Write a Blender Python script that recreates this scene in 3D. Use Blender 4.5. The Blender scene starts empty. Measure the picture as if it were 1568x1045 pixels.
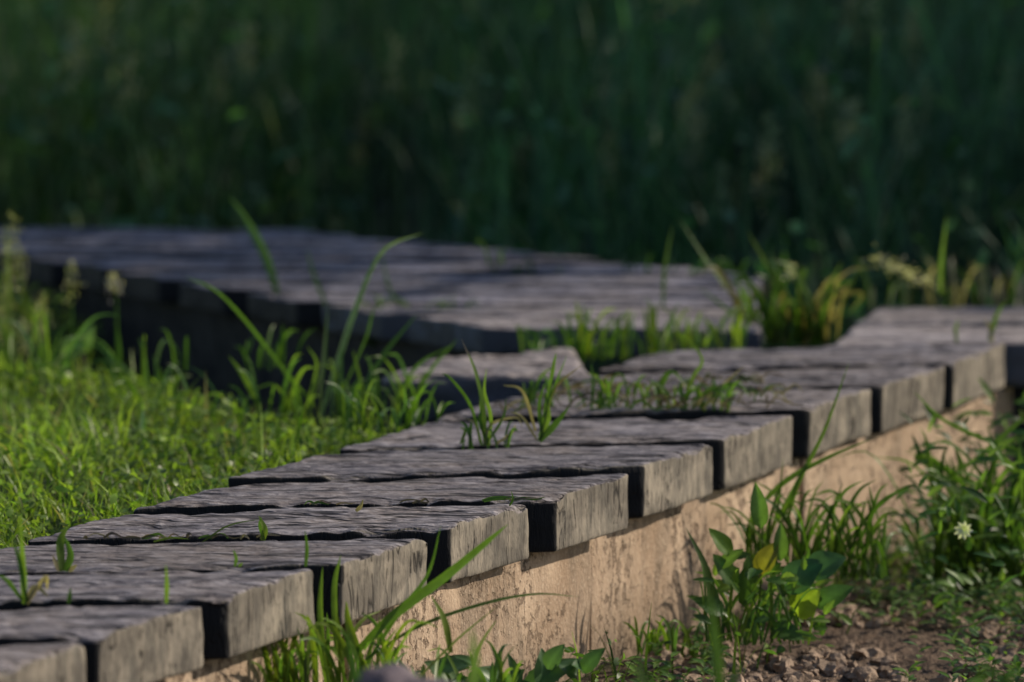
import bpy, math, random
import numpy as np
from mathutils import Vector, noise
random.seed(7); rng=np.random.default_rng(11)
sc=bpy.context.scene
sc.view_settings.view_transform='Standard'
try: sc.view_settings.look='None'
except Exception: pass
sc.view_settings.exposure=0
# ---------------------------------------------------------------- camera
F=7000.0; CX=784.0; CY=522.5; C=1.05
PH=math.atan(941.5/F)
def ray(px,py):
    x=(px-CX)/F; v=(py-CY)/F
    return (x, math.cos(PH)-v*math.sin(PH), -math.sin(PH)-v*math.cos(PH))
def P(px,py,z=0.0):
    r=ray(px,py); t=(z-C)/r[2]
    return Vector((r[0]*t,r[1]*t,z))
def D(px,py,y):
    r=ray(px,py); t=y/r[1]
    return Vector((r[0]*t,y,C+r[2]*t))
cam=bpy.data.cameras.new('camera'); camo=bpy.data.objects.new('camera',cam)
sc.collection.objects.link(camo); sc.camera=camo
camo.location=(0,0,C); camo.rotation_euler=(math.pi/2-PH,0,0)
cam.sensor_width=36; cam.lens=F/1568*36
cam.clip_start=0.1; cam.clip_end=2000
cam.dof.use_dof=True; cam.dof.focus_distance=6.15; cam.dof.aperture_fstop=3.3
# ---------------------------------------------------------------- light
SUN_AZ=math.radians(16)   # from +x toward +y
SUN_EL=math.radians(29)
sd=Vector((math.cos(SUN_AZ)*math.cos(SUN_EL),math.sin(SUN_AZ)*math.cos(SUN_EL),math.sin(SUN_EL)))
sl=bpy.data.lights.new('sun','SUN'); sl.energy=5.0; sl.angle=math.radians(0.5); sl.color=(1.0,0.88,0.71)
so=bpy.data.objects.new('sun',sl); sc.collection.objects.link(so)
so.rotation_euler=sd.to_track_quat('Z','Y').to_euler()
w=bpy.data.worlds.new('World'); sc.world=w; w.use_nodes=True
nt=w.node_tree; bg=nt.nodes['Background']; sky=nt.nodes.new('ShaderNodeTexSky')
sky.sky_type='NISHITA'; sky.sun_disc=False; sky.sun_elevation=SUN_EL; sky.sun_rotation=math.pi/2-SUN_AZ
nt.links.new(sky.outputs[0],bg.inputs[0]); bg.inputs[1].default_value=0.11
# ---------------------------------------------------------------- node helpers
class NT:
    def __init__(s,name):
        s.m=bpy.data.materials.new(name); s.m.use_nodes=True; s.t=s.m.node_tree
        s.b=s.t.nodes['Principled BSDF']; s.out=s.t.nodes['Material Output']
        s.b.inputs['Roughness'].default_value=0.85
        s.b.inputs['Specular IOR Level'].default_value=0.25
    def n(s,t,**k):
        nd=s.t.nodes.new(t)
        for a,b in k.items(): setattr(nd,a,b)
        return nd
    def l(s,a,b): s.t.links.new(a,b)
    def coord(s,scale,off=None):
        tc=s.n('ShaderNodeTexCoord'); mp=s.n('ShaderNodeMapping')
        s.l(tc.outputs['Object'],mp.inputs[0]); mp.inputs['Scale'].default_value=scale
        return mp.outputs[0]
    def noise(s,vec,scale=1,detail=4,rough=.6,W=None,dist=0):
        nd=s.n('ShaderNodeTexNoise')
        if W is not None:
            nd.noise_dimensions='4D'; s.l(W,nd.inputs['W'])
        s.l(vec,nd.inputs['Vector']); nd.inputs['Scale'].default_value=scale
        nd.inputs['Detail'].default_value=detail; nd.inputs['Roughness'].default_value=rough
        nd.inputs['Distortion'].default_value=dist
        return nd.outputs[0]
    def ramp(s,f,stops):
        r=s.n('ShaderNodeValToRGB'); e=r.color_ramp.elements
        while len(e)<len(stops): e.new(0.5)
        for i,(p,c) in enumerate(sorted(stops,key=lambda q:q[0])):
            e[i].position=p; e[i].color=(c[0],c[1],c[2],1) if not isinstance(c,(int,float)) else (c,c,c,1)
        s.l(f,r.inputs[0]); return r.outputs[0]
    def mix(s,f,a,b,mode='MIX'):
        m=s.n('ShaderNodeMix',data_type='RGBA',blend_type=mode)
        if isinstance(f,(int,float)): m.inputs[0].default_value=f
        else: s.l(f,m.inputs[0])
        for i,v in ((6,a),(7,b)):
            if isinstance(v,tuple): m.inputs[i].default_value=(*v,1)
            else: s.l(v,m.inputs[i])
        return m.outputs[2]
    def math(s,op,a,b=None):
        m=s.n('ShaderNodeMath',operation=op)
        for i,v in enumerate((a,b)):
            if v is None: continue
            if isinstance(v,(int,float)): m.inputs[i].default_value=v
            else: s.l(v,m.inputs[i])
        return m.outputs[0]
    def bump(s,h,strength=.5,dist=.003,prev=None):
        b=s.n('ShaderNodeBump'); b.inputs['Strength'].default_value=strength; b.inputs['Distance'].default_value=dist
        s.l(h,b.inputs['Height'])
        if prev is not None: s.l(prev,b.inputs['Normal'])
        return b.outputs[0]

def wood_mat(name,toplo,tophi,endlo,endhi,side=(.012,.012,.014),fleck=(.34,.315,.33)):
    m=NT(name)
    oi=m.n('ShaderNodeObjectInfo'); W=m.math('MULTIPLY',oi.outputs['Random'],37.0)
    g1=m.noise(m.coord((9,52,52)),1,5,.68,W)           # long grain
    g2=m.noise(m.coord((42,130,130)),1,3,.65,W)        # fibre flecks
    bl=m.noise(m.coord((4,10,10)),1,3,.6,W,0.5)        # blotches
    ridge=m.math('ABSOLUTE',m.math('SUBTRACT',m.noise(m.coord((2.2,30,30)),1,3,.55,W,.2),0.5))
    crack=m.ramp(ridge,[(0.0,0.0),(0.026,1.0)])
    top=m.mix(m.ramp(g1,[(.36,0),(.62,1)]),toplo,tophi)
    top=m.mix(m.math('MULTIPLY',m.ramp(bl,[(.43,0),(.62,1)]),.5),top,(.235,.195,.17))
    top=m.mix(m.math('MULTIPLY',m.ramp(g2,[(.53,0),(.61,1)]),.65),top,fleck)
    top=m.mix(m.math('MULTIPLY',m.ramp(g2,[(.38,1),(.46,0)]),.75),top,(.035,.031,.04))
    top=m.mix(crack,(.014,.013,.016),top)
    # per-board tone
    tone=m.math('ADD',m.math('MULTIPLY',oi.outputs['Random'],.4),.82)
    cmb=m.n('ShaderNodeCombineXYZ')
    for k in range(3): m.l(tone,cmb.inputs[k])
    top=m.mix(1.0,top,cmb.outputs[0],'MULTIPLY')
    # end grain : vertical run marks
    e1=m.noise(m.coord((38,38,9)),1,5,.65,W,.4); e2=m.noise(m.coord((15,15,20)),1,4,.6,W,.5)
    e3=m.noise(m.coord((130,130,45)),1,3,.65,W)
    end=m.mix(m.ramp(e1,[(.38,0),(.6,1)]),endlo,endhi)
    end=m.mix(m.math('MULTIPLY',m.ramp(e2,[(.43,0),(.58,1)]),.65),end,(.085,.075,.065))
    end=m.mix(m.math('MULTIPLY',m.ramp(e3,[(.54,0),(.64,1)]),.55),end,(.045,.04,.035))
    er=m.math('ABSOLUTE',m.math('SUBTRACT',m.noise(m.coord((26,26,5)),1,2,.5,W,.3),0.5))
    ec=m.math('MAXIMUM',m.ramp(er,[(0.0,0.0),(0.014,1.0)]),m.ramp(e2,[(.47,1),(.54,0)]))
    end=m.mix(ec,(.025,.022,.02),end)
    geo=m.n('ShaderNodeNewGeometry'); sx=m.n('ShaderNodeSeparateXYZ'); m.l(geo.outputs['Normal'],sx.inputs[0])
    at=m.n('ShaderNodeAttribute',attribute_name='Col')   # shade of the board gaps painted onto the long sides
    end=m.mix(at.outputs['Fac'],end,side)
    up=m.ramp(m.math('ADD',sx.outputs[2],m.math('MULTIPLY',m.math('SUBTRACT',bl,.5),.5)),[(.5,0),(.8,1)])
    m.l(m.mix(up,end,top),m.b.inputs['Base Color'])
    bt=m.math('ADD',m.math('MULTIPLY',g1,1.1),m.math('ADD',m.math('MULTIPLY',g2,.6),m.math('MULTIPLY',crack,.5)))
    be=m.math('ADD',m.math('MULTIPLY',e1,.6),m.math('ADD',m.math('MULTIPLY',e3,.35),m.math('MULTIPLY',ec,.3)))
    h=m.mix(up,be,bt)
    m.l(m.bump(h,1.0,.007),m.b.inputs['Normal'])
    return m.m
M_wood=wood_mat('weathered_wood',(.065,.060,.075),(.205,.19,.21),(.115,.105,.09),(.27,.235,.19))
M_wood2=wood_mat('weathered_wood_shaded',(.11,.11,.15),(.28,.275,.34),(.03,.028,.03),(.07,.06,.055),(.012,.012,.016))  # far boards: bluish shade painted into the tops, dark shade into the ends
M_wood3=wood_mat('weathered_wood_sunlit',(.17,.15,.17),(.36,.325,.335),(.09,.09,.11),(.15,.15,.18),(.075,.075,.095),(.46,.42,.41))  # sunlight painted into paler tops, bluish shade into the sides

def wall_mat():
    m=NT('tan_beam')
    b=m.noise(m.coord((7,7,6)),1,5,.6); s=m.noise(m.coord((15,15,4)),1,5,.6,None,.8)
    sp=m.noise(m.coord((75,75,50)),1,4,.65); sp2=m.noise(m.coord((200,200,150)),1,2,.6)
    area=m.noise(m.coord((7,7,9)),1,3,.5)
    c=m.mix(m.ramp(b,[(.35,0),(.65,1)]),(.29,.205,.14),(.46,.345,.25))
    c=m.mix(m.math('MULTIPLY',m.ramp(s,[(.50,0),(.64,1)]),.6),c,(.15,.115,.085))
    pit=m.math('MULTIPLY',m.ramp(sp,[(.53,0),(.57,1)]),m.ramp(area,[(.40,0),(.55,1)]))
    c=m.mix(m.math('MULTIPLY',pit,.8),c,(.12,.08,.055))
    c=m.mix(m.math('MULTIPLY',m.ramp(sp2,[(.55,0),(.7,1)]),.35),c,(.60,.49,.38))
    sz=m.n('ShaderNodeSeparateXYZ'); tc=m.n('ShaderNodeTexCoord'); m.l(tc.outputs['Object'],sz.inputs[0])
    low_tone=m.ramp(m.math('ADD',m.math('MULTIPLY',sz.outputs[2],-1),m.math('MULTIPLY',b,.16)),[(.26,0),(.36,1)])  # darker towards the foot, with an uneven edge
    c=m.mix(m.math('MULTIPLY',low_tone,.65),c,(.11,.08,.055))
    m.l(c,m.b.inputs['Base Color'])
    h=m.math('SUBTRACT',m.math('ADD',m.math('MULTIPLY',b,1.2),m.math('MULTIPLY',sp2,.4)),pit)
    m.l(m.bump(h,.9,.006),m.b.inputs['Normal'])
    return m.m
M_wall=wall_mat()
def rock_mat(name,lo,hi,sc_=1):
    m=NT(name); a=m.noise(m.coord((12*sc_,)*3),1,6,.65); b=m.noise(m.coord((70*sc_,)*3),1,4,.6)
    c=m.mix(m.ramp(a,[(.35,0),(.65,1)]),lo,hi); c=m.mix(m.math('MULTIPLY',m.ramp(b,[(.5,0),(.7,1)]),.5),c,tuple(x*.4 for x in lo))
    m.l(c,m.b.inputs['Base Color']); m.l(m.bump(m.math('ADD',a,m.math('MULTIPLY',b,.4)),.8,.01),m.b.inputs['Normal'])
    return m.m
M_rock2=rock_mat('purple_rock',(.10,.08,.095),(.17,.14,.155))
M_clod=rock_mat('soil_clod',(.16,.11,.075),(.38,.28,.21),2)
def ground_mat():
    m=NT('soil_ground')
    b=m.noise(m.coord((28,)*3),1,5,.65); c=m.noise(m.coord((140,)*3),1,4,.6)
    soil=m.mix(m.ramp(b,[(.35,0),(.65,1)]),(.04,.027,.02),(.15,.10,.07))
    soil=m.mix(m.math('MULTIPLY',m.ramp(c,[(.5,0),(.65,1)]),.6),soil,(.26,.185,.13))
    at=m.n('ShaderNodeAttribute',attribute_name='Col')
    green=m.mix(m.ramp(b,[(.35,0),(.65,1)]),(.014,.03,.010),(.04,.07,.018))
    col=m.mix(at.outputs['Fac'],soil,green)
    m.l(col,m.b.inputs['Base Color'])
    m.l(m.bump(m.math('ADD',b,m.math('MULTIPLY',c,.4)),1,.02),m.b.inputs['Normal'])
    return m.m
M_ground=ground_mat()
def leaf_mat(name,trans=.45,rough=.45,spec=.3,gain=1.0):
    m=NT(name); at=m.n('ShaderNodeAttribute',attribute_name='Col')
    v=m.noise(m.coord((60,60,60)),1,2,.6)
    c=m.mix(1.0,at.outputs['Color'],m.ramp(v,[(.3,.7*gain),(.7,1.0*gain)]),'MULTIPLY')
    m.l(c,m.b.inputs['Base Color']); m.b.inputs['Roughness'].default_value=rough
    m.b.inputs['Specular IOR Level'].default_value=spec
    tr=m.n('ShaderNodeBsdfTranslucent')
    tcol=m.mix(1.0,c,(1.6,1.75,.6),'MULTIPLY'); m.l(tcol,tr.inputs[0])
    ms=m.n('ShaderNodeMixShader'); ms.inputs[0].default_value=trans
    m.l(m.b.outputs[0],ms.inputs[1]); m.l(tr.outputs[0],ms.inputs[2]); m.l(ms.outputs[0],m.out.inputs[0])
    return m.m
M_leaf=leaf_mat('green_leaf',.5,.4,.4); M_dark=leaf_mat('shade_leaf',.35,.5,.35)
def bark_mat():
    m=NT('bark'); a=m.noise(m.coord((12,12,2)),1,5,.6)
    m.l(m.mix(a,(.05,.04,.03),(.16,.13,.1)),m.b.inputs['Base Color']); m.l(m.bump(a,1,.03),m.b.inputs['Normal']); return m.m
M_bark=bark_mat()
# ---------------------------------------------------------------- objects
def mkobj(name,verts,faces,mat,cols=None,parent=None,smooth=True):
    me=bpy.data.meshes.new(name); me.from_pydata(verts,[],faces)
    if smooth: me.polygons.foreach_set('use_smooth',[True]*len(me.polygons))
    if cols is not None:
        ca=me.color_attributes.new('Col','FLOAT_COLOR','POINT')
        a=np.ones((len(verts),4),dtype=np.float32); a[:,:3]=np.asarray(cols,dtype=np.float32)
        ca.data.foreach_set('color',a.ravel())
    me.materials.append(mat); me.update()
    o=bpy.data.objects.new(name,me); sc.collection.objects.link(o)
    if parent: o.parent=parent
    return o
def empty(name):
    e=bpy.data.objects.new(name,None); sc.collection.objects.link(e); return e
def axis_pts(L,n,r):
    e=[0,.35*r,r,2*r]; mid=list(np.linspace(3.2*r,L-3.2*r,n)); return e+mid+[L-a for a in reversed(e)]
def slab(name,FL,FR,BR,BL,zt,th,mat,parent,nl=80,nw=14,nt_=4,r=.004,amp=.0022,seed=0,ends=0.0,chip=0.0):
    """rounded, worn timber between four plan corners"""
    L=((FR-FL).length+(BR-BL).length)/2; Wd=((BL-FL).length+(BR-FR).length)/2
    A=axis_pts(L,nl,r); B=axis_pts(Wd,nw,r); Z=axis_pts(th,nt_,min(r,th/8))
    idx={}; V=[]; Fc=[]; Cc=[]
    na,nb,nz=len(A),len(B),len(Z)
    so_=Vector((seed*3.17,seed*1.71,seed*.93))
    def vid(i,j,k):
        key=(i,j,k)
        if key in idx: return idx[key]
        a,b,z=A[i],B[j],Z[k]; a0,b0,z0=a,b,z
        q=Vector((a*6,b*22,z*22))+so_
        rr=r*(1.0+2.2*max(0,noise.noise(Vector((a*18,b*14,z*10))+so_))); rr=min(rr,th*.3)
        ca=min(max(a,rr),L-rr); cb=min(max(b,rr),Wd-rr); cz=min(max(z,rr),th-rr)
        d=Vector((a-ca,b-cb,z-cz))
        if d.length>1e-9:
            s=max(abs(a-ca),abs(b-cb),abs(z-cz)); d=d.normalized()*s
            a,b,z=ca+d.x,cb+d.y,cz+d.z
        n1=noise.noise(q); n2=noise.noise(q*3.1); n3=noise.noise(Vector((a0*18,b0*60,z0*40))+so_)
        n4=noise.noise(Vector((a0*50,b0*150,z0*60))+so_)
        f=n1+.5*n2+.4*n3+.2*n4
        if k==nz-1:
            z+=amp*f
            g=1-abs(noise.noise(Vector((a0*3,b0*38,0))+so_*1.3))*7
            if g>0: z-=amp*1.5*g
        if chip>0 and k>nz-4:
            de=min(b0,Wd-b0); w_=max(0,1-de/.03)
            cn=noise.noise(Vector((a0*9,3.1 if b0<Wd/2 else 9.7,0))+so_)+.5*noise.noise(Vector((a0*33,1.1 if b0<Wd/2 else 5.7,0))+so_)
            z-=chip*w_*max(0,cn-.02)*1.8
            de=min(a0,L-a0); w_=max(0,1-de/.02)
            cn=noise.noise(Vector((b0*22,13.1 if a0<L/2 else 19.7,0))+so_)
            z-=chip*.8*w_*max(0,cn)*1.5
        if j<4: b+=amp*1.2*(abs(n1)+n3)
        if j>nb-5: b-=amp*1.2*(abs(n1)-n3)
        nn=noise.noise(Vector((7.7,b0*16,z0*9))+so_)
        if i<4: a-=amp*2*nn+ends*nn
        if i>na-5: a+=amp*1.0*nn+.002*noise.noise(Vector((3.3,b0*60,z0*12))+so_)
        u=a/L; v=b/Wd
        p=(FL*(1-u)+FR*u)*(1-v)+(BL*(1-u)+BR*u)*v
        V.append((p.x,p.y,zt-th+z))
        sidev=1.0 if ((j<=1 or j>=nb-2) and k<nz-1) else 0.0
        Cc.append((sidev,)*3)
        idx[key]=len(V)-1; return idx[key]
    for i in range(na-1):
        for j in range(nb-1):
            Fc.append((vid(i,j,nz-1),vid(i+1,j,nz-1),vid(i+1,j+1,nz-1),vid(i,j+1,nz-1)))
            Fc.append((vid(i,j,0),vid(i,j+1,0),vid(i+1,j+1,0),vid(i+1,j,0)))
        for k in range(nz-1):
            Fc.append((vid(i,0,k),vid(i+1,0,k),vid(i+1,0,k+1),vid(i,0,k+1)))
            Fc.append((vid(i,nb-1,k),vid(i,nb-1,k+1),vid(i+1,nb-1,k+1),vid(i+1,nb-1,k)))
    for j in range(nb-1):
        for k in range(nz-1):
            Fc.append((vid(0,j,k),vid(0,j,k+1),vid(0,j+1,k+1),vid(0,j+1,k)))
            Fc.append((vid(na-1,j,k),vid(na-1,j+1,k),vid(na-1,j+1,k+1),vid(na-1,j,k+1)))
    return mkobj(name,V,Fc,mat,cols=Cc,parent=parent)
TH=.08
bw=empty('boardwalk')
FRs=[(-45,1035),(150,972),(347,912),(523,860),(690,800),(850,755),(985,712),(1110,668),(1240,625),(1350,590),(1460,558)]
BRs=[(135,978),(312,925),(485,868),(655,815),(812,763),(965,720),(1095,674),(1215,630),(1335,592),(1447,557),(1540,525)]
FLs=[(-760,1050),(-540,985),(-330,925),(-140,872),(40,822),(205,772),(350,730),(515,684),(665,638),(805,600),(920,568)]
BLs=[(-560,996),(-345,936),(-150,882),(25,831),(190,781),(338,739),(505,691),(652,645),(792,607),(907,574),(1010,541)]
for i in range(11):
    dz=random.uniform(-.004,.004)
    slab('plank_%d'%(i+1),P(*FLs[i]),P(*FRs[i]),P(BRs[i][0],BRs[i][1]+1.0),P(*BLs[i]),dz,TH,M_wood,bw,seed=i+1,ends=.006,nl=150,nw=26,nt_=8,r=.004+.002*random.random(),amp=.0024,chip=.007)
wd=P(*FRs[9])-P(*FRs[1]); wdir=wd.normalized(); E0=P(*FRs[1]); nrm=Vector((wdir.y,-wdir.x,0))
step=P(*FRs[1])-P(*FRs[2])
for q in (1,2,3):
    o=step*q
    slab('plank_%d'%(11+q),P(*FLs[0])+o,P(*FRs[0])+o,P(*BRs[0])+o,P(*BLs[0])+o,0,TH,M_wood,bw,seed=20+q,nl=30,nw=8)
def beam(name,s0,s1,off,wdt,zt,th,mat,par,seed,**k):
    a=E0+wdir*s0-nrm*off; b=E0+wdir*s1-nrm*off
    return slab(name,a-nrm*wdt,a,b,b-nrm*wdt,zt,th,mat,par,nl=6,nw=90,nt_=10,seed=seed,**k)
jt=[-1.3,-.2,.62,1.32,2.05,2.95]
for i in range(5):
    beam('side_beam_%d'%(i+1),jt[i]+.003,jt[i+1]-.003,.022+.004*(i%2),.06,-TH-.002,.36,M_wall,bw,40+i,r=.004,amp=.002)
beam('inner_beam',-1.2,2.9,.48,.07,-TH-.002,.3,M_wood2,bw,50,r=.006)
slab('plank_15',P(592,578),P(905,574),P(880,534),P(655,545),.002,TH,M_wood3,bw,seed=91,nl=50,nw=12,nt_=5,r=.012,amp=.006,ends=.03,chip=.012)

bj=empty('boardwalk')
slab('plank_1',P(1275,528),P(1700,522),P(1700,498),P(1305,499),.0,TH,M_wood3,bj,seed=31,r=.008)
slab('plank_2',P(1310,494),P(1720,493),P(1720,468),P(1345,470),.0,TH,M_wood3,bj,seed=32,r=.008)
slab('beam',P(1320,522),P(1690,516),P(1690,474),P(1350,475),-TH-.002,.25,M_wood2,bj,seed=33,nl=20,nw=6)
bf=empty('boardwalk')
ys=[503,478,458,440,424,410,398,388,379,371,364,357.5,351.5,346,341]
def lx(y): return 740-(503-y)*(740/118.0)
def rx(l,y):
    x=(y-.03*l-313.5)/.08
    return min(x,1165)
for i in range(len(ys)-1):
    y0=ys[i]; y1=ys[i+1]+(ys[i]-ys[i+1])*.26
    l0,l1=lx(y0),lx(y1); r0,r1=rx(l0,y0),rx(l1,y1)
    slab('plank_%d'%(i+1),P(l0,y0),P(r0,y0+.03*(r0-l0)*.4),P(r1,y1+.03*(r1-l1)*.4),P(l1,y1),random.uniform(-.004,.004),.05,M_wood2 if i>1 else M_wood3,bf,seed=60+i,nl=40,nw=8,nt_=3,r=.005,amp=.003)  # front two boards take the wood coloured as sunlit
a0,a1=P(lx(503)+45,500),P(lx(341)+60,343)
per=Vector((a1.y-a0.y,-(a1.x-a0.x),0)).normalized()
slab('side_beam',a0,a0+per*.06,a1+per*.06,a1,-.053,.30,M_wood2,bf,seed=80,nl=4,nw=60,nt_=4)

# ---------------------------------------------------------------- ground
def sstep(a,b,x):
    t=np.clip((x-a)/(b-a),0,1); return t*t*(3-2*t)
fa,fb=P(740,503),P(-60,376); fdir=(fb-fa).normalized(); fn=Vector((-fdir.y,fdir.x,0))
if fn.y>0: fn=-fn
def hgt(x,y):
    s=(x-E0.x)*nrm.x+(y-E0.y)*nrm.y
    h=-.085+(-.20)*sstep(-.48,-.1,s)
    q=(x-fa.x)*fn.x+(y-fa.y)*fn.y
    al=(x-fa.x)*fdir.x+(y-fa.y)*fdir.y
    dip=(1-sstep(.25,.75,q))*(1-sstep(.85,1.25,al))
    dip=np.maximum(dip,1-sstep(-.1,.15,q))
    h=h*(1-dip)+(-.30)*dip
    h=h+.012*np.sin(x*7.1+y*3)*np.cos(y*5.3-x*2)+.006*np.sin(x*23+1)*np.cos(y*19)
    far=sstep(30,80,np.abs(y))
    return h+far*1.0*np.sin(x*.03+1)*.5
def axis(lo,hi,d,far):
    a=list(np.arange(lo,hi,d)); g=d*1.5; x=a[-1]
    r=[]
    while x<far: x+=g; r.append(x); g*=1.25
    l=[]; g=d*1.5; x=lo
    while x>-far: x-=g; l.append(x); g*=1.25
    return np.array(list(reversed(l))+a+r)
gx=axis(-1.6,1.8,.02,400); gy=axis(4.6,9.8,.02,400)
X,Y=np.meshgrid(gx,gy,indexing='ij'); Zh=hgt(X,Y)
s_all=(X-E0.x)*nrm.x+(Y-E0.y)*nrm.y
nz=rng.normal(0,1,X.shape)
soilmask=sstep(-.05,.02,s_all)*(1-sstep(7.0,7.4,Y))
Zh=Zh+nz*.004*(soilmask)
V=np.stack([X,Y,Zh],-1).reshape(-1,3)
ni,nj=X.shape
I=np.arange(ni*nj).reshape(ni,nj)
Fq=np.stack([I[:-1,:-1],I[1:,:-1],I[1:,1:],I[:-1,1:]],-1).reshape(-1,4)
gm=(1-soilmask).reshape(-1,1).repeat(3,1)
mkobj('ground',V.tolist(),Fq.tolist(),M_ground,gm)

# ---------------------------------------------------------------- vegetation builders
class Acc:
    def __init__(s): s.v=[];s.f=[];s.c=[];s.n=0
    def add(s,v,f,c):
        s.v.append(np.asarray(v,float)); s.f+= (np.asarray(f)+s.n).tolist(); s.c.append(np.asarray(c,float)); s.n+=len(v)
    def obj(s,name,mat,parent=None): return mkobj(name,np.concatenate(s.v).tolist(),s.f,mat,np.concatenate(s.c),parent)
def mass_blades(acc,base,h,wd_,lean,ang,col,seg=3,tipdark=1.0):
    N=len(base); t=np.linspace(0,1,seg+1)
    d=np.stack([np.cos(ang),np.sin(ang),np.zeros(N)],-1)
    fa_=ang+rng.uniform(.6,2.5,N); sd_=np.stack([np.cos(fa_),np.sin(fa_),np.zeros(N)],-1)
    vs=[];cs=[]
    for k,tt in enumerate(t):
        c=base+d*(lean*h*tt**1.8)[:,None]; c=c.copy(); c[:,2]+=h*(tt-.28*np.abs(lean)*tt**3)
        wk=wd_*(1-tt**2.2)*(.75+.5*min(tt*2,1)*.5)+.0002
        vs.append(c-sd_*wk[:,None]/2); vs.append(c+sd_*wk[:,None]/2)
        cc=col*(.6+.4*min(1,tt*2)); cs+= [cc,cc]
    Vv=np.stack(vs,1).reshape(-1,3); Cc=np.stack(cs,1).reshape(-1,3)
    m=2*(seg+1); b=np.arange(N)*m
    f=[np.stack([b+2*k,b+2*k+1,b+2*k+3,b+2*k+2],-1) for k in range(seg)]
    acc.add(Vv,np.concatenate(f),Cc)
def unit(v): return v/np.maximum(np.linalg.norm(v,axis=-1,keepdims=True),1e-9)
def mass_leaves(acc,pos,d,ln,wd_,col):
    N=len(pos); d=unit(d); r=unit(rng.normal(0,1,(N,3))*.6+np.array([0,0,1.])); s=unit(np.cross(d,r)); n=np.cross(s,d)
    L=ln[:,None]; Wd=wd_[:,None]
    pts=[pos,pos+d*L*.3-s*Wd*.42+n*L*.05,pos+d*L*.3+s*Wd*.42+n*L*.05,pos+d*L*.68-s*Wd*.45,pos+d*L*.68+s*Wd*.45,pos+d*L-n*L*.12]
    Vv=np.stack(pts,1).reshape(-1,3); b=np.arange(N)*6
    quad=np.stack([b+1,b+2,b+4,b+3],-1)
    acc.add(Vv,quad,np.repeat(col,6,0))
    off=acc.n-len(Vv)
    t1=(np.stack([b,b+2,b+1],-1)+off).tolist(); t2=(np.stack([b+3,b+4,b+5],-1)+off).tolist()
    acc.f+=t1+t2
def colr(N,a,b,var=.25):
    t=rng.random((N,1)); c=np.array(a)*(1-t)+np.array(b)*t
    return c*rng.uniform(1-var,1+var,(N,1))
def blade(acc,pts,w,col,fold=.25,face=None,n=14,base_w=.6,tip=None):
    P_=[np.array(p) for p in pts]
    Q=[2*P_[0]-P_[1]]+P_+[2*P_[-1]-P_[-2]]; out=[]
    for i in range(n+1):
        u=i/n*(len(P_)-1); k=min(int(u),len(P_)-2); t=u-k
        a,b,c,d=Q[k:k+4]
        out.append(.5*((2*b)+(-a+c)*t+(2*a-5*b+4*c-d)*t*t+(-a+3*b-3*c+d)*t**3))
    out=np.array(out); tan=unit(np.gradient(out,axis=0))
    if face is None: face=np.array([random.uniform(-.7,.7),-1,random.uniform(.0,.9)])
    V=[];Cc=[];Ff=[]
    for i in range(n+1):
        t=i/n; s=unit(np.cross(tan[i],face)); nn=np.cross(s,tan[i])
        wk=w*(base_w+(1-base_w)*min(1,t*3))*(1-t**2.6)+.0003
        c=out[i]
        V+=[c-s*wk/2+nn*wk*fold*.5,c,c+s*wk/2+nn*wk*fold*.5]
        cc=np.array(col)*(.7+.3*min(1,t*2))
        if tip is not None and t>.85: cc=np.array(tip)
        Cc+=[cc,cc*.85,cc]
        if i<n:
            b=i*3; Ff+=[(b,b+1,b+4,b+3),(b+1,b+2,b+5,b+4)]
    acc.add(V,Ff,Cc)
def leaf(acc,base,d,up,L,W,col,droop=.3,n=8,lobed=0):
    base=np.array(base);d=unit(np.array(d,float));up=np.array(up,float); s=unit(np.cross(d,up)); nn=np.cross(s,d)
    V=[];Cc=[];Ff=[]
    for i in range(n+1):
        t=i/n; c=base+d*L*t-nn*L*droop*t*t
        w=W*(math.sin(math.pi*min(1,max(0,t))**.8))**.8 if 0<t<1 else W*.04
        if lobed: w*=1+lobed*(1 if i%2 else -1)
        wob=random.uniform(-.04,.04)*W
        V+=[c-s*w/2+nn*(w*.15+wob),c-s*w*.25+nn*(w*.09),c,c+s*w*.25+nn*w*.09,c+s*w/2+nn*(w*.15-wob)]
        cc=np.array(col); Cc+=[cc*.95,cc*1.05,cc*1.4,cc*1.05,cc*.95]
        if i<n:
            b=i*5
            for k in range(4): Ff.append((b+k,b+k+1,b+k+6,b+k+5))
    acc.add(V,Ff,Cc)

def sarr(x,y): return (x-E0.x)*nrm.x+(y-E0.y)*nrm.y
lawn=Acc()
N=64000; x=rng.uniform(-2.2,1.0,N); y=rng.uniform(4.6,9.6,N)
leftline_a=P(*FLs[4]); leftline_b=P(*BLs[9]); lld=(leftline_b-leftline_a).normalized(); lln=Vector((lld.y,-lld.x,0))
sl_=(x-leftline_a.x)*lln.x+(y-leftline_a.y)*lln.y
q=(x-fa.x)*fn.x+(y-fa.y)*fn.y; al=(x-fa.x)*fdir.x+(y-fa.y)*fdir.y
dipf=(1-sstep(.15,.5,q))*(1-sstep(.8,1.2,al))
keep=(sl_<-.005)&(q>.02)&(rng.random(N)>dipf*.85)
x,y,sl_,dipf=x[keep],y[keep],sl_[keep],dipf[keep]; N=len(x)
b=np.stack([x,y,hgt(x,y)-.003],-1)
pn=np.array([noise.noise(Vector((a*3.5,c*3.5,0)))+.6*noise.noise(Vector((a*13,c*13,5))) for a,c in zip(x,y)])
h=rng.uniform(.025,.08,N)*(1+.8*pn)*(1-.3*dipf); h*=np.where(rng.random(N)<.05,1.8,1)
c=colr(N,(.11,.20,.028),(.24,.32,.055),.4)*(1-.5*dipf)[:,None]*(1+.8*pn)[:,None]  # ditch shadow painted into the blades: darker where the ground dips
dry=rng.random(N)<.06; c[dry]=np.array([.36,.31,.19])
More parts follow.
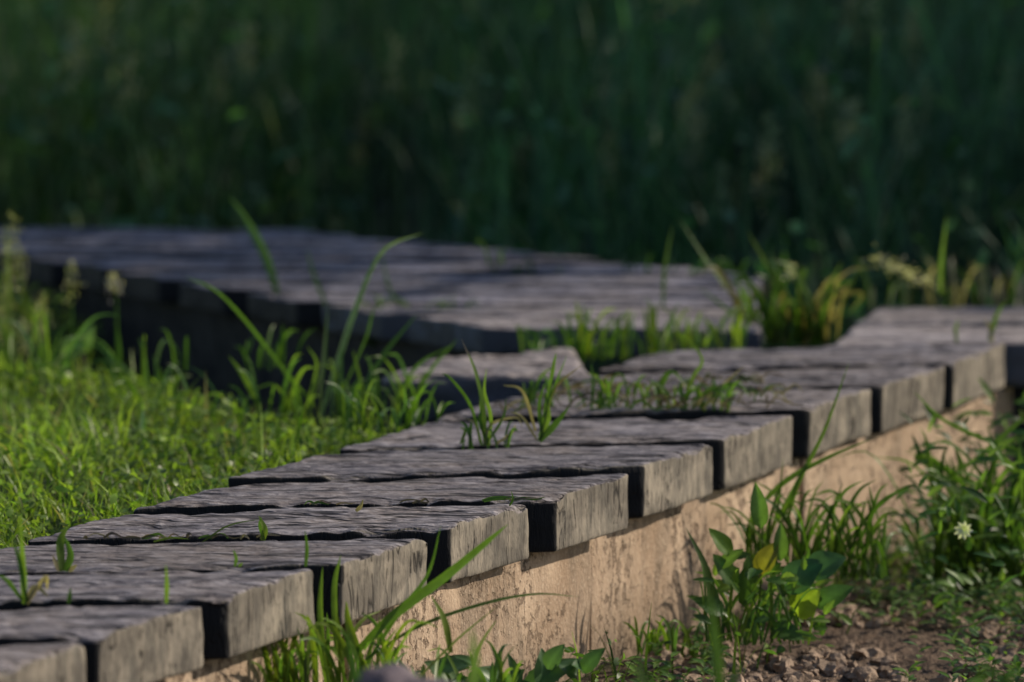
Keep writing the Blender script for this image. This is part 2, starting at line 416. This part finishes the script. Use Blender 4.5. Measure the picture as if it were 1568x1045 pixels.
mass_blades(lawn,b,h,rng.uniform(.0022,.0055,N),rng.uniform(.1,1.1,N),rng.uniform(0,6.28,N),c)
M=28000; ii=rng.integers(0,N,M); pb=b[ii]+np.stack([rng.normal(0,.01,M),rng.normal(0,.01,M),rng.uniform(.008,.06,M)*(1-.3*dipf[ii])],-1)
mass_leaves(lawn,pb,np.stack([rng.normal(0,1,M),rng.normal(0,1,M),rng.uniform(-.1,.9,M)],-1),rng.uniform(.008,.026,M),rng.uniform(.005,.012,M),colr(M,(.11,.20,.03),(.23,.32,.07),.4)*(1-.5*dipf[ii])[:,None]*(1+.7*pn[ii])[:,None])  # leaf colours carry the same painted ditch shadow
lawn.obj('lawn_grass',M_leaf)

wv=Acc()
N=26000; x=rng.uniform(-.6,2.6,N); y=rng.uniform(4.9,10,N); s=sarr(x,y)
pn=np.array([noise.noise(Vector((a*5,c*5,3))) for a,c in zip(x,y)])
bare=(y<7.05)&(x>.15)&(x<.72+.3*(7.05-y))
keep=(s>.02)&(np.where(bare,(pn>.25)&(rng.random(N)<.18),True))&(np.where((x<.18)&(y<6.7),rng.random(N)<.35,True))
x,y,pn=x[keep],y[keep],pn[keep]; N=len(x)
b=np.stack([x,y,hgt(x,y)-.003],-1)
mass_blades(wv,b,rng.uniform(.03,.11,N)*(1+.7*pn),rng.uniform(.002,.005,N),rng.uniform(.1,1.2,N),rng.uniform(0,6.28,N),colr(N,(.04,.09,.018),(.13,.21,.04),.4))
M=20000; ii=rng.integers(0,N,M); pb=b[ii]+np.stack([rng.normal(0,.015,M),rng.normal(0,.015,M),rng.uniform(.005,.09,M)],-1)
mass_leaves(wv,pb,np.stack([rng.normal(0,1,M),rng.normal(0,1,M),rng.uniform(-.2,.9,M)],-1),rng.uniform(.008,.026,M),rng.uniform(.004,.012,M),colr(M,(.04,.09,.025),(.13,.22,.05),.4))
wv.obj('weedy_grass_verge',M_leaf)

# ---- tall grass behind
tg=Acc()
N=46000; x=rng.uniform(-4,4.5,N); y=9.0+rng.random(N)**1.2*14
pn=np.array([noise.noise(Vector((a*2.0,c*.9,8)))+.6*noise.noise(Vector((a*6,c*2.5,2))) for a,c in zip(x,y)])
yb=10.05-np.clip(x+.3,0,1.2)*1.05
keep=(y>yb+rng.uniform(0,.15,N))&(rng.random(N)<.7+1.3*pn)
x,y,pn,yb=x[keep],y[keep],pn[keep],yb[keep]; N=len(x)
b=np.stack([x,y,np.full(N,-.27)],-1)
h=rng.uniform(.2,.75,N)*(1+.8*pn)*np.clip(.2+(y-yb)*.7,.15,1)
lft=np.clip(-x/1.2,0,1)[:,None]; rgt=np.clip(x/1.2,0,1)[:,None]
c=colr(N,(.018,.058,.032),(.05,.125,.055),.6)*np.clip(1+1.7*pn,.15,2.8)[:,None]
c=c*(1-lft)+c*np.array([1.5,1.1,.75])*lft; c=c*(1-rgt)+c*np.array([1.1,1.05,1.25])*rgt
pale=rng.random(N)<.06; c[pale]=np.array([.20,.25,.18])*.8
mass_blades(tg,b,h,rng.uniform(.005,.016,N),rng.uniform(.03,.75,N),rng.uniform(0,6.28,N),c,seg=3)
M=13000; ii=rng.integers(0,N,M); pb=b[ii]+np.stack([rng.normal(0,.04,M),rng.normal(0,.04,M),h[ii]*rng.uniform(.3,1,M)],-1)
mass_leaves(tg,pb,np.stack([rng.normal(0,1,M),rng.normal(0,1,M),rng.uniform(-.2,.9,M)],-1),rng.uniform(.03,.09,M),rng.uniform(.01,.035,M),colr(M,(.03,.085,.045),(.075,.17,.08),.5)*np.clip(1+1.7*pn[ii],.15,2.8)[:,None])
tg.obj('tall_grass',M_dark)
sh=Acc()
def seedhead(acc,base,top,n,ln,col,spread=.012):
    base=np.array(base);top=np.array(top); ax=unit(top-base)
    t=rng.random(n)[:,None]; p=base+(top-base)*t+rng.normal(0,spread,(n,3))*(1-.6*t)
    mass_leaves(acc,p,ax+rng.normal(0,.5,(n,3)),np.full(n,ln),np.full(n,ln*.35),colr(n,col,tuple(a*1.3 for a in col),.2))
shs=[(1060,170,10.3),(1180,245,10.0),(1300,200,10.1),(1250,150,10.3),(930,250,10.3),(1380,230,10.0),(1060,215,10.3),(1300,30,11.5),(700,200,11),(1480,330,9.8),(1100,300,10.0),(1170,215,10.1),(1310,230,10.2),(1045,190,10.4),(1375,200,10.2),(1295,195,10.0),(1165,270,10.0)]
for _ in range(45): shs.append((random.uniform(-60,1620),random.uniform(-40,300),random.uniform(10.2,12.5)))
for (px,py,yy) in shs:
    p=D(px,py,yy); seedhead(sh,p-Vector((0,0,.06)),p+Vector((.01,0,.06)),60,.017,random.choice([(.30,.29,.18),(.22,.26,.19),(.16,.22,.14)]),.018)
    blade(sh,[(p.x+.03,yy,-.25),(p.x+.015,yy,(p.z-.25)/2),(p.x,yy,p.z)],.005,(.08,.14,.06))
sh.obj('seed_head_grass',M_dark)

# ---------------------------------------------------------------- individual plants
G=(.10,.20,.035); GL=(.16,.26,.05); GB=(.09,.19,.06); DRY=(.34,.28,.20); YG=(.20,.28,.04)
def tuft(name,specs,y,mat=M_leaf,extra=None):
    a=Acc()
    for sp in specs:
        dy=sp[3] if len(sp)>3 else 0; pts=[]
        n=len(sp[0])
        for k,p in enumerate(sp[0]):
            pts.append(D(p[0],p[1],y+dy*k/(n-1)))
        blade(a,pts,sp[1],sp[2],tip=sp[4] if len(sp)>4 else None)
    if extra: extra(a)
    return a.obj(name,mat)
def rnd_specs(cx,cy,n,hmin,hmax,spread,wpx=.004,cols=(G,GL,GB),leanmax=.8,bx=12,sl=0.0):
    o=[]
    for _ in range(n):
        ox=random.uniform(-bx,bx)
        x0=cx+ox; hh=random.uniform(hmin,hmax); ln=random.uniform(-leanmax,leanmax)*hh
        y0=cy+random.uniform(-4,4)+ox*sl
        dr=random.uniform(0,.35)*abs(ln)
        o.append(([(x0,y0+5),(x0+ln*.25,y0-hh*.5),(x0+ln*.6,y0-hh*.85),(x0+ln,y0-hh+dr)],wpx*random.uniform(.6,1.3),random.choice(cols),random.uniform(-spread,spread)))
    return o
tuft('grass_tuft',[
 ([(490,640),(515,560),(545,470),(585,385),(648,357)],.011,(.26,.36,.22),.0),
 ([(480,620),(430,560),(375,490),(330,445),(285,425)],.0065,G,.1),
 ([(398,625),(375,580),(350,545)],.010,GL,0),
 ([(490,610),(497,540),(502,470)],.007,(.08,.15,.04),.1),
 ([(555,600),(590,540),(640,480)],.008,G,.05),
 ([(520,610),(560,520),(575,470),(610,450)],.005,G,.1),
 ([(470,620),(485,560),(470,530)],.005,GL),
 ([(560,620),(548,570),(540,535)],.006,GL),
 ([(640,600),(665,560),(700,520)],.006,G),
 ([(600,620),(640,560),(690,530)],.006,G),
 ([(450,630),(420,590),(380,600)],.005,GL)]+rnd_specs(520,640,40,30,110,.12,.006,bx=130)+rnd_specs(250,650,26,25,100,.15,.006,bx=140),7.35)
tuft('grass_tuft',rnd_specs(330,700,40,20,80,.15,.006,bx=190)+rnd_specs(600,655,34,25,80,.1,.005,bx=75),7.0)
tuft('grass_tuft',[([(425,450),(405,390),(375,335),(350,300)],.016,(.12,.23,.08)),([(500,470),(480,420),(470,380)],.010,(.07,.14,.05)),
 ([(655,510),(600,450),(580,360)],.006,(.06,.12,.04))]+rnd_specs(640,525,30,30,80,.1,.006,bx=80,cols=((.08,.15,.03),(.12,.20,.04)))+rnd_specs(740,400,3,20,45,.1,.006,bx=60),8.3)
tuft('grass_tuft',rnd_specs(215,640,14,60,130,.1,.007,bx=40)+rnd_specs(60,600,24,40,140,.1,.006,bx=60)+rnd_specs(350,560,14,30,70,.1,.006,bx=120,cols=((.05,.11,.03),G))+[([(180,600),(183,540),(178,490)],.007,G)],7.7)
def exl(a):
    for (px,py) in [(15,440),(10,380),(65,480),(110,430),(20,355),(60,500),(8,470),(35,520),(0,500),(30,410)]:
        p=D(px,py,8.2); seedhead(a,p-Vector((0,0,.04)),p+Vector((.0,0,.03)),60,.009,(.30,.30,.20),.011)
    leaf(a,D(95,545,8.0),(.5,-.2,.4),(0,-1,.5),.055,.045,(.17,.27,.10)); leaf(a,D(120,540,8.0),(.3,-.2,.6),(0,-1,.5),.055,.035,(.15,.25,.09))
    p=D(175,438,8.3); seedhead(a,p-Vector((0,0,.015)),p+Vector((0,0,.015)),50,.012,(.3,.28,.3),.010)
tuft('seed_head_grass',[([(15,600),(15,480),(10,340)],.004,GL),([(65,600),(66,480)],.004,GL),([(112,560),(110,430)],.004,G),([(10,600),(10,460)],.006,GL),([(180,560),(178,440)],.004,G)],8.1,extra=exl)
y1=P(742,684).y
tuft('grass_tuft',[
 ([(742,682),(740,630),(728,570),(706,518)],.0085,(.14,.24,.035),0,(.04,.03,.02)),
 ([(748,682),(752,640),(742,600),(745,565)],.0065,GL),([(738,682),(720,620),(690,580),(676,572)],.005,G),
 ([(745,680),(770,640),(775,610)],.0045,G),([(735,680),(728,650),(710,640)],.005,DRY),([(744,682),(738,640),(735,600)],.007,GL),([(750,682),(735,645),(742,615)],.006,G),
 ([(742,680),(752,650),(790,640),(800,655)],.004,DRY),([(760,680),(782,665),(790,650)],.005,DRY),([(705,680),(712,660),(704,655)],.005,GL)]+rnd_specs(745,682,8,12,40,.02,.005,bx=40),y1)
tuft('grass_tuft',[
 ([(826,676),(838,620),(848,560),(852,540)],.0085,(.09,.17,.03)),([(826,676),(850,650),(872,622)],.011,(.08,.16,.03)),
 ([(830,670),(826,620),(835,585)],.006,G),([(832,640),(850,590),(868,545)],.004,G),([(828,672),(840,640),(835,600)],.008,GL),
 ([(822,674),(800,640),(780,630)],.004,DRY),([(820,660),(800,600),(770,590)],.005,DRY),([(830,660),(850,595),(890,560)],.004,(.25,.2,.12))],P(826,678).y)
def litter(n,x0r,x1r,yf,yy,hh=26,top=True):
    o=[]
    for _ in range(n):
        x0=random.uniform(x0r,x1r); y0=yf(x0)-random.uniform(0,hh)*.5
        l=random.uniform(8,60)*random.choice([1,1,-.6])
        o.append(([(x0,y0),(x0+l*.3,y0-random.uniform(1,hh)),(x0+l*.7,y0-random.uniform(0,hh)),(x0+l,y0+random.uniform(-6,1))],random.uniform(.0018,.005),random.choice([DRY,(.22,.16,.12),(.14,.11,.10),(.26,.21,.18),(.08,.15,.03),(.10,.2,.04),(.26,.19,.17),(.10,.08,.08)]),0))
    return o
for yo in (634,620,598):
    tuft('dry_grass_litter',litter(45,770+(634-yo)*2,1190,lambda x:yo-(x-780)*.022,P(980,yo-2).y,20 if yo>600 else 14),P(980,yo-1).y)
yq=P(1050,628).y
tuft('grass_tuft',[
 ([(1045,625),(1060,580),(1075,550),(1045,510)],.006,GL),([(1010,622),(1012,590),(1030,570),(1058,600)],.010,(.10,.19,.03)),
 ([(1060,625),(1085,600),(1130,590),(1150,610)],.009,(.10,.19,.03)),([(1060,620),(1100,595),(1140,560)],.004,DRY),
 ([(905,628),(908,590),(905,555)],.006,G),([(1040,620),(1005,590),(985,600)],.006,YG),([(1075,625),(1100,600),(1080,590)],.008,G)]+rnd_specs(1050,625,26,15,55,.03,.006,bx=70)+rnd_specs(880,620,22,15,60,.03,.005,bx=90),yq)
tuft('grass_tuft',rnd_specs(1010,540,60,25,85,.12,.0065,bx=135,cols=(GL,G,YG),sl=-.05)+rnd_specs(870,548,26,20,60,.12,.006,bx=70),7.8)
def exr(a):
    for k in range(5):
        p=D(1345+k*16,400+k*7,8.1); seedhead(a,p-Vector((.02,0,-.012)),p+Vector((.035,0,-.015)),45,.008,(.46,.44,.38),.009)
    p=D(1212,418,8.1); seedhead(a,p-Vector((0,0,.01)),p+Vector((0,0,.01)),40,.010,(.5,.48,.46),.006)
tuft('seed_head_grass',[
 ([(1165,520),(1135,470),(1090,410),(1040,335)],.009,(.12,.20,.05)),([(1015,470),(1018,410),(1030,345)],.007,(.08,.14,.05)),
 ([(1200,520),(1210,470),(1170,400),(1145,355)],.010,(.13,.19,.05)),([(1210,520),(1250,470),(1290,400)],.010,(.14,.22,.05)),
 ([(1190,520),(1195,440),(1180,385)],.010,G),([(1220,520),(1270,460),(1320,450),(1300,480)],.009,(.22,.2,.08)),
 ([(1180,520),(1150,470),(1140,430)],.009,G),([(1230,520),(1262,450),(1300,415),(1345,410)],.006,DRY),
 ([(1240,520),(1280,480),(1285,510)],.008,(.30,.21,.11)),([(1200,520),(1225,450),(1215,420)],.006,G),
 ([(1440,450),(1442,400),(1450,330)],.010,(.12,.2,.05)),([(1165,520),(1120,480),(1070,440)],.006,G)]
 +rnd_specs(1210,522,55,40,130,.12,.008,bx=75,cols=((.07,.14,.03),(.10,.18,.03),(.06,.12,.03),(.24,.2,.12))),8.05,extra=exr)
tuft('grass_tuft',rnd_specs(1480,470,50,20,80,.2,.006,bx=150,cols=((.07,.12,.04),(.14,.15,.08),(.26,.23,.18)))+rnd_specs(1000,425,26,15,45,.1,.006,bx=250,cols=((.05,.11,.04),(.04,.09,.04))),8.8)
tuft('grass_tuft',[([(1465,525),(1463,505),(1468,490)],.007,GL),([(1515,522),(1525,485),(1540,460)],.009,GL),([(1520,525),(1515,500),(1505,490)],.006,DRY)],7.75)
tuft('grass_sprout',[
 ([(38,925),(36,870),(30,785)],.010,GL),([(40,925),(55,900),(75,915)],.009,DRY),([(35,920),(12,890),(-5,880)],.006,G),([(45,920),(70,885),(72,905)],.007,(.4,.32,.22)),
 ([(105,925),(108,900)],.006,G),([(255,925),(256,895),(254,865)],.007,GL),([(42,925),(30,860),(20,830)],.006,G)],P(40,925).y)
tuft('grass_sprout',[([(95,875),(92,830),(105,805)],.012,(.12,.19,.04)),([(100,875),(108,850),(98,820)],.010,G),([(90,875),(80,850)],.007,DRY),([(105,875),(118,865)],.007,DRY),
 ([(360,868),(362,855),(357,842)],.005,G),([(468,868),(470,840),(467,812)],.005,G),([(365,868),(372,862)],.004,GL)],P(95,875).y)
tuft('dry_grass_litter',litter(16,120,420,lambda x:826,0,7),P(250,827).y)
tuft('dry_grass_litter',litter(14,480,800,lambda x:774-(x-480)*.02,0,5),P(600,774).y)
tuft('grass_sprout',[([(402,828),(405,810),(396,790)],.009,(.2,.28,.04)),([(405,828),(398,805),(400,792)],.005,G),([(310,830),(350,805),(400,795)],.0025,(.06,.10,.03)),([(235,830),(262,824),(290,826)],.003,YG)],P(402,828).y)
tuft('grass_sprout',[([(545,783),(552,776),(556,765)],.006,DRY),([(780,775),(785,765),(783,752)],.003,G)],P(552,783).y)
fg=[
 ([(545,1000),(600,945),(680,885),(740,835),(778,803)],.0135,(.13,.24,.04),-.02),
 ([(560,1010),(640,960),(740,925),(820,910),(885,914)],.005,(.10,.19,.04),.05),
 ([(495,1005),(490,930),(494,868)],.008,GL),([(515,1000),(512,900),(522,850)],.008,GL),
 ([(560,1030),(535,960),(530,920)],.011,YG),([(440,1040),(425,1010),(415,985)],.008,GL),([(330,1045),(335,990),(347,950)],.008,GL),
 ([(560,1020),(610,940),(655,880),(675,805)],.006,G),([(690,1000),(680,950),(660,912)],.010,YG),([(600,1045),(585,1000),(610,960)],.006,GL),
 ([(720,1045),(735,990),(760,950)],.005,(.2,.25,.12)),([(630,1050),(700,980),(760,930)],.004,(.2,.25,.12)),
 ([(470,1050),(465,1000),(455,960)],.006,(.12,.18,.08)),([(305,1050),(350,1015),(410,1010)],.009,G)]
fg+=rnd_specs(510,1050,70,30,120,.12,.0068,bx=100,cols=(G,GL,GL,YG))+rnd_specs(700,1065,24,30,90,.1,.006,bx=90)
def exf(a):
    leaf(a,D(800,1060,5.75),(.75,-.1,.6),(-.2,-.8,.7),.085,.035,(.08,.17,.07)); leaf(a,D(770,1060,5.75),(-.3,-.3,.5),(0,-.6,.8),.05,.04,(.09,.18,.08))
    leaf(a,D(830,1055,5.75),(.1,-.1,.9),(.4,-.8,.4),.05,.03,(.09,.17,.08)); leaf(a,D(660,1030,5.7),(.6,-.2,.3),(0,-.6,.8),.05,.03,(.08,.15,.08)); leaf(a,D(700,1050,5.7),(-.5,-.2,.6),(0,-.6,.8),.05,.035,(.10,.18,.08))
    for _ in range(14):
        leaf(a,D(random.uniform(640,900),random.uniform(1020,1060),5.75),(random.uniform(-1,1),-.2,random.uniform(.1,.8)),(0,-.7,.7),random.uniform(.02,.05),random.uniform(.012,.026),random.choice([(.08,.16,.07),(.12,.2,.08),(.06,.13,.05)]))
tuft('grass_tuft',fg,5.62,extra=exf)
tuft('grass_tuft',[
 ([(1205,800),(1222,740),(1262,660),(1300,555)],.0075,(.14,.24,.05)),([(1150,790),(1200,740),(1260,705),(1335,672)],.010,(.12,.22,.035)),
 ([(1190,800),(1210,760),(1240,700)],.008,G),([(1170,850),(1190,780),(1200,700)],.006,G),([(1240,850),(1275,780),(1290,740)],.007,G),
 ([(1300,850),(1335,790),(1330,740)],.007,G),([(1280,860),(1330,790),(1390,745),(1420,760)],.006,(.07,.14,.03))]+rnd_specs(1250,880,80,40,150,.06,.006,bx=110,cols=((.06,.13,.025),G,GL)),6.75)
def exw(a):
    yv=6.45
    def LF(px,py,dx,dz,L,W,c,dr=.25,up=(0,-.8,.6),lob=0,dyy=0): leaf(a,D(px,py,yv+dyy),(dx,-.2,dz),up,L,W,c,dr,lobed=lob)
    LF(1165,810,-.1,1,.065,.026,(.12,.23,.06)); LF(1200,905,.7,.7,.07,.05,(.06,.14,.07)); LF(1215,940,.25,.3,.055,.042,(.22,.31,.04),.2,(0,-1,.3))
    LF(1130,900,-.5,.8,.06,.03,(.08,.16,.04),.2,(0,-.8,.6),.15); LF(1140,930,.1,1,.075,.03,(.07,.14,.03),.2,(.2,-.8,.6),.15); LF(1120,850,-.4,.6,.05,.025,(.12,.22,.04))
    LF(1160,880,.4,.8,.055,.032,(.20,.19,.03),.2); LF(1235,880,.8,.5,.06,.045,(.06,.14,.07)); LF(1110,940,-.6,.4,.05,.03,(.05,.12,.03)); LF(1180,960,.5,-.1,.05,.03,(.06,.13,.03))
    LF(1100,870,.5,.5,.045,.02,(.12,.21,.05)); LF(1250,930,.5,.4,.06,.035,(.06,.13,.05)); LF(1195,860,0,.9,.055,.022,(.11,.2,.05))
    for _ in range(75):
        px=random.gauss(1175,60); py=random.gauss(920,36)
        if px<1075: continue
        LF(px,py,random.uniform(-1,1),random.uniform(-.1,1),random.uniform(.015,.036),random.uniform(.007,.016),random.choice([(.06,.13,.03),(.09,.18,.04),(.05,.10,.03),(.14,.24,.05),(.16,.25,.06)]),dyy=random.uniform(-.05,.12),lob=random.choice([0,0,.12]))
tuft('broadleaf_weed',[([(1100,1000),(1092,930),(1080,870),(1050,808)],.017,(.05,.10,.025)),([(1160,980),(1165,880),(1168,800)],.003,(.06,.1,.03)),([(1210,1000),(1205,940),(1200,900)],.003,(.06,.1,.03))]+rnd_specs(1160,980,36,40,140,.06,.005,bx=80),6.45,extra=exw)
def exs(a):
    for _ in range(230):
        px=random.uniform(950,1600); py=random.uniform(880,1050)
        if 1100<px<1450 and py>935 and random.random()<.94: continue
        p=P(px,py+25,-.285)
        if sarr(p.x,p.y)<.02: continue
        n_=random.randint(5,10)
        hh=random.uniform(.02,.06)
        for k in range(n_):
            an=random.uniform(0,6.28); leaf(a,(p.x,p.y,p.z+hh*k/n_),(math.cos(an),math.sin(an),random.uniform(.2,1)),(0,-.3,1),random.uniform(.012,.03),random.uniform(.005,.011),random.choice([(.09,.18,.04),(.14,.24,.05),(.08,.15,.06),(.17,.25,.09)]),n=4)
tuft('ground_weeds',rnd_specs(1020,1000,26,20,60,.05,.005,bx=50),6.5,extra=exs)
def exq(a):
    for _ in range(430):
        px=random.uniform(1390,1620); py=random.uniform(600,960); yy=random.uniform(6.6,7.6)
        p=D(px,py,yy)
        if p.z<-.27: p.z=-.26
        if sarr(p.x,p.y)<.03: continue
        if p.z>-.03: continue
        leaf(a,p,(random.uniform(-1,1),random.uniform(-.6,.2),random.uniform(-.2,1)),(0,-.6,.8),random.uniform(.012,.05),random.uniform(.005,.013),random.choice([(.04,.10,.03),(.06,.14,.035),(.12,.22,.05),(.03,.07,.02),(.15,.24,.06)]),lobed=random.choice([0,.12]))
    p=D(1475,812,6.55)
    for k in range(9):
        an=k*.7; leaf(a,p,(math.cos(an),-.4,math.sin(an)),(0,-1,.2),.014,.008,(.7,.7,.72),n=4)
tuft('leafy_weed',[([(1560,690),(1500,670),(1440,640),(1400,600)],.007,G),([(1440,900),(1470,830),(1475,815)],.003,(.1,.13,.05)),
 ([(1510,900),(1490,860),(1465,825)],.004,(.25,.12,.12)),([(1400,700),(1450,720),(1520,790)],.012,G),([(1568,640),(1500,700),(1440,740)],.011,(.11,.2,.04)),
 ([(1560,820),(1480,760),(1430,720),(1400,705)],.012,(.12,.22,.05)),([(1568,735),(1530,700),(1500,690)],.013,(.12,.22,.05))]+rnd_specs(1510,900,100,60,260,.15,.008,bx=85,cols=((.05,.11,.03),(.09,.17,.03),(.13,.23,.05))),7.05,extra=exq)
tuft('grass_blade',[([(1100,1100),(1100,1030),(1092,960),(1085,890)],.012,(.09,.17,.05)),([(1000,1100),(985,1040),(975,1000)],.012,(.1,.17,.05)),([(720,1100),(728,1020),(722,960)],.012,(.12,.2,.08)),
 ([(1500,1120),(1530,1060),(1560,1020)],.014,(.1,.19,.05)),([(1560,1120),(1550,1060),(1500,1010)],.014,(.08,.16,.04)),([(1450,1120),(1480,1060),(1520,1030)],.014,(.1,.19,.05)),
 ([(540,1120),(545,1050),(530,960)],.014,(.1,.2,.05)),([(1130,1120),(1120,1050),(1135,1010)],.010,(.1,.18,.05))],4.7)

# ---------------------------------------------------------------- rocks and clods
import bmesh
def rock(name,cen,rad,mat,seed,sq=1.0):
    bm=bmesh.new(); bmesh.ops.create_icosphere(bm,subdivisions=5,radius=1)
    for v in bm.verts:
        n=v.co.normalized(); d=1+.22*noise.noise(n*1.3+Vector((seed,0,0)))+.08*noise.noise(n*4+Vector((seed,3,0)))+.03*noise.noise(n*11)
        c=n*d
        c.z=math.copysign(abs(c.z)**sq,c.z)
        v.co=Vector((c.x*rad[0],c.y*rad[1],c.z*rad[2]))+cen
    me=bpy.data.meshes.new(name); bm.to_mesh(me); bm.free(); me.polygons.foreach_set('use_smooth',[True]*len(me.polygons))
    me.materials.append(mat); o=bpy.data.objects.new(name,me); sc.collection.objects.link(o); return o
c1=D(625,1022,4.7); rock('stone',Vector((c1.x,4.72,c1.z-.15)),(.10,.09,.145),M_rock2,9.1,.7)
ga=Acc()
bm=bmesh.new(); bmesh.ops.create_icosphere(bm,subdivisions=2,radius=1); bv=np.array([v.co[:] for v in bm.verts]); bfc=np.array([[v.index for v in f.verts] for f in bm.faces]); bm.free()
variants=[]
for k in range(8):
    variants.append(np.array([np.array(v)*(1+.8*noise.noise(Vector(v)*1.6+Vector((k*5,0,0)))) for v in bv]))
cnt=0
while cnt<4000:
    x=random.uniform(-.2,1.1); y=random.uniform(5.6,7.3)
    if sarr(x,y)<.015: continue
    if noise.noise(Vector((x*6,y*4,1)))<-.2: continue
    r=random.choice([.002,.003,.003,.004,.005,.006,.009,.014])*random.uniform(.7,1.3)
    an=random.uniform(0,6.28); ca,sa=math.cos(an),math.sin(an)
    v=variants[random.randrange(8)]*np.array([r*random.uniform(.8,1.4),r,r*random.uniform(.6,1.0)])
    v=np.stack([v[:,0]*ca-v[:,1]*sa,v[:,0]*sa+v[:,1]*ca,v[:,2]],-1)+np.array([x,y,float(hgt(np.array(x),np.array(y)))+r*.35])
    ga.add(v,bfc,np.full((len(v),3),.5)); cnt+=1
go=ga.obj('soil_clods',M_clod); go.data.polygons.foreach_set('use_smooth',[False]*len(go.data.polygons))

def offscreen_tree(x,y,H,seed):
    rs=np.random.default_rng(seed)
    e=empty('offscreen_tree'); V=[];Ff=[]
    def limb(p0,p1,r0,r1,n=8,seg=5):
        p0=np.array(p0,float);p1=np.array(p1,float); ax=unit(p1-p0); u=unit(np.cross(ax,[.3,.9,.1])); v=np.cross(ax,u); b0=len(V)
        for k in range(seg+1):
            t=k/seg; c=p0+(p1-p0)*t+ (rs.normal(0,.04,3)*(0<k<seg)); r=r0+(r1-r0)*t
            for j in range(n): V.append((c+r*(u*math.cos(j*6.2832/n)+v*math.sin(j*6.2832/n))).tolist())
        for k in range(seg):
            for j in range(n):
                a=b0+k*n+j; b_=b0+k*n+(j+1)%n; Ff.append((a,b_,b_+n,a+n))
    top=np.array([x,y,H*.75]); limb((x,y,-.3),top,.16,.05)
    A=Acc(); cl=[]
    for k in range(22):
        t=rs.uniform(.15,1); p0=np.array([x,y,-.3+t*H*.72]); an=rs.uniform(0,6.28); R=rs.uniform(.8,2.1)*(1.1-.45*t)
        p1=p0+np.array([math.cos(an)*R,math.sin(an)*R,rs.uniform(.1,.9)]); limb(p0,p1,.045,.012,6,4); cl.append(p1); cl.append((p0+p1)/2+rs.normal(0,.2,3))
    cl=np.array(cl); n=8000; ii=rs.integers(0,len(cl),n); pos=cl[ii]+rs.normal(0,.42,(n,3))
    pos[:,2]=np.maximum(pos[:,2],.1)
    mass_leaves(A,pos,rs.normal(0,1,(n,3)),rs.uniform(.10,.2,n),rs.uniform(.06,.12,n),colr(n,(.03,.07,.02),(.07,.12,.03),.3))
    mkobj('trunk',V,Ff,M_bark,parent=e); A.obj('crown',M_dark,parent=e)
for k,(x,y) in enumerate([(5.4,12.2),(6.6,14.8),(5.6,17.4),(6.6,20),(5.6,23),(-2,33),(5,33)]):  # all out of view; the right-hand row is added to shade the background
    offscreen_tree(x,y,6.0+random.uniform(-.5,1),100+k)
print('done')
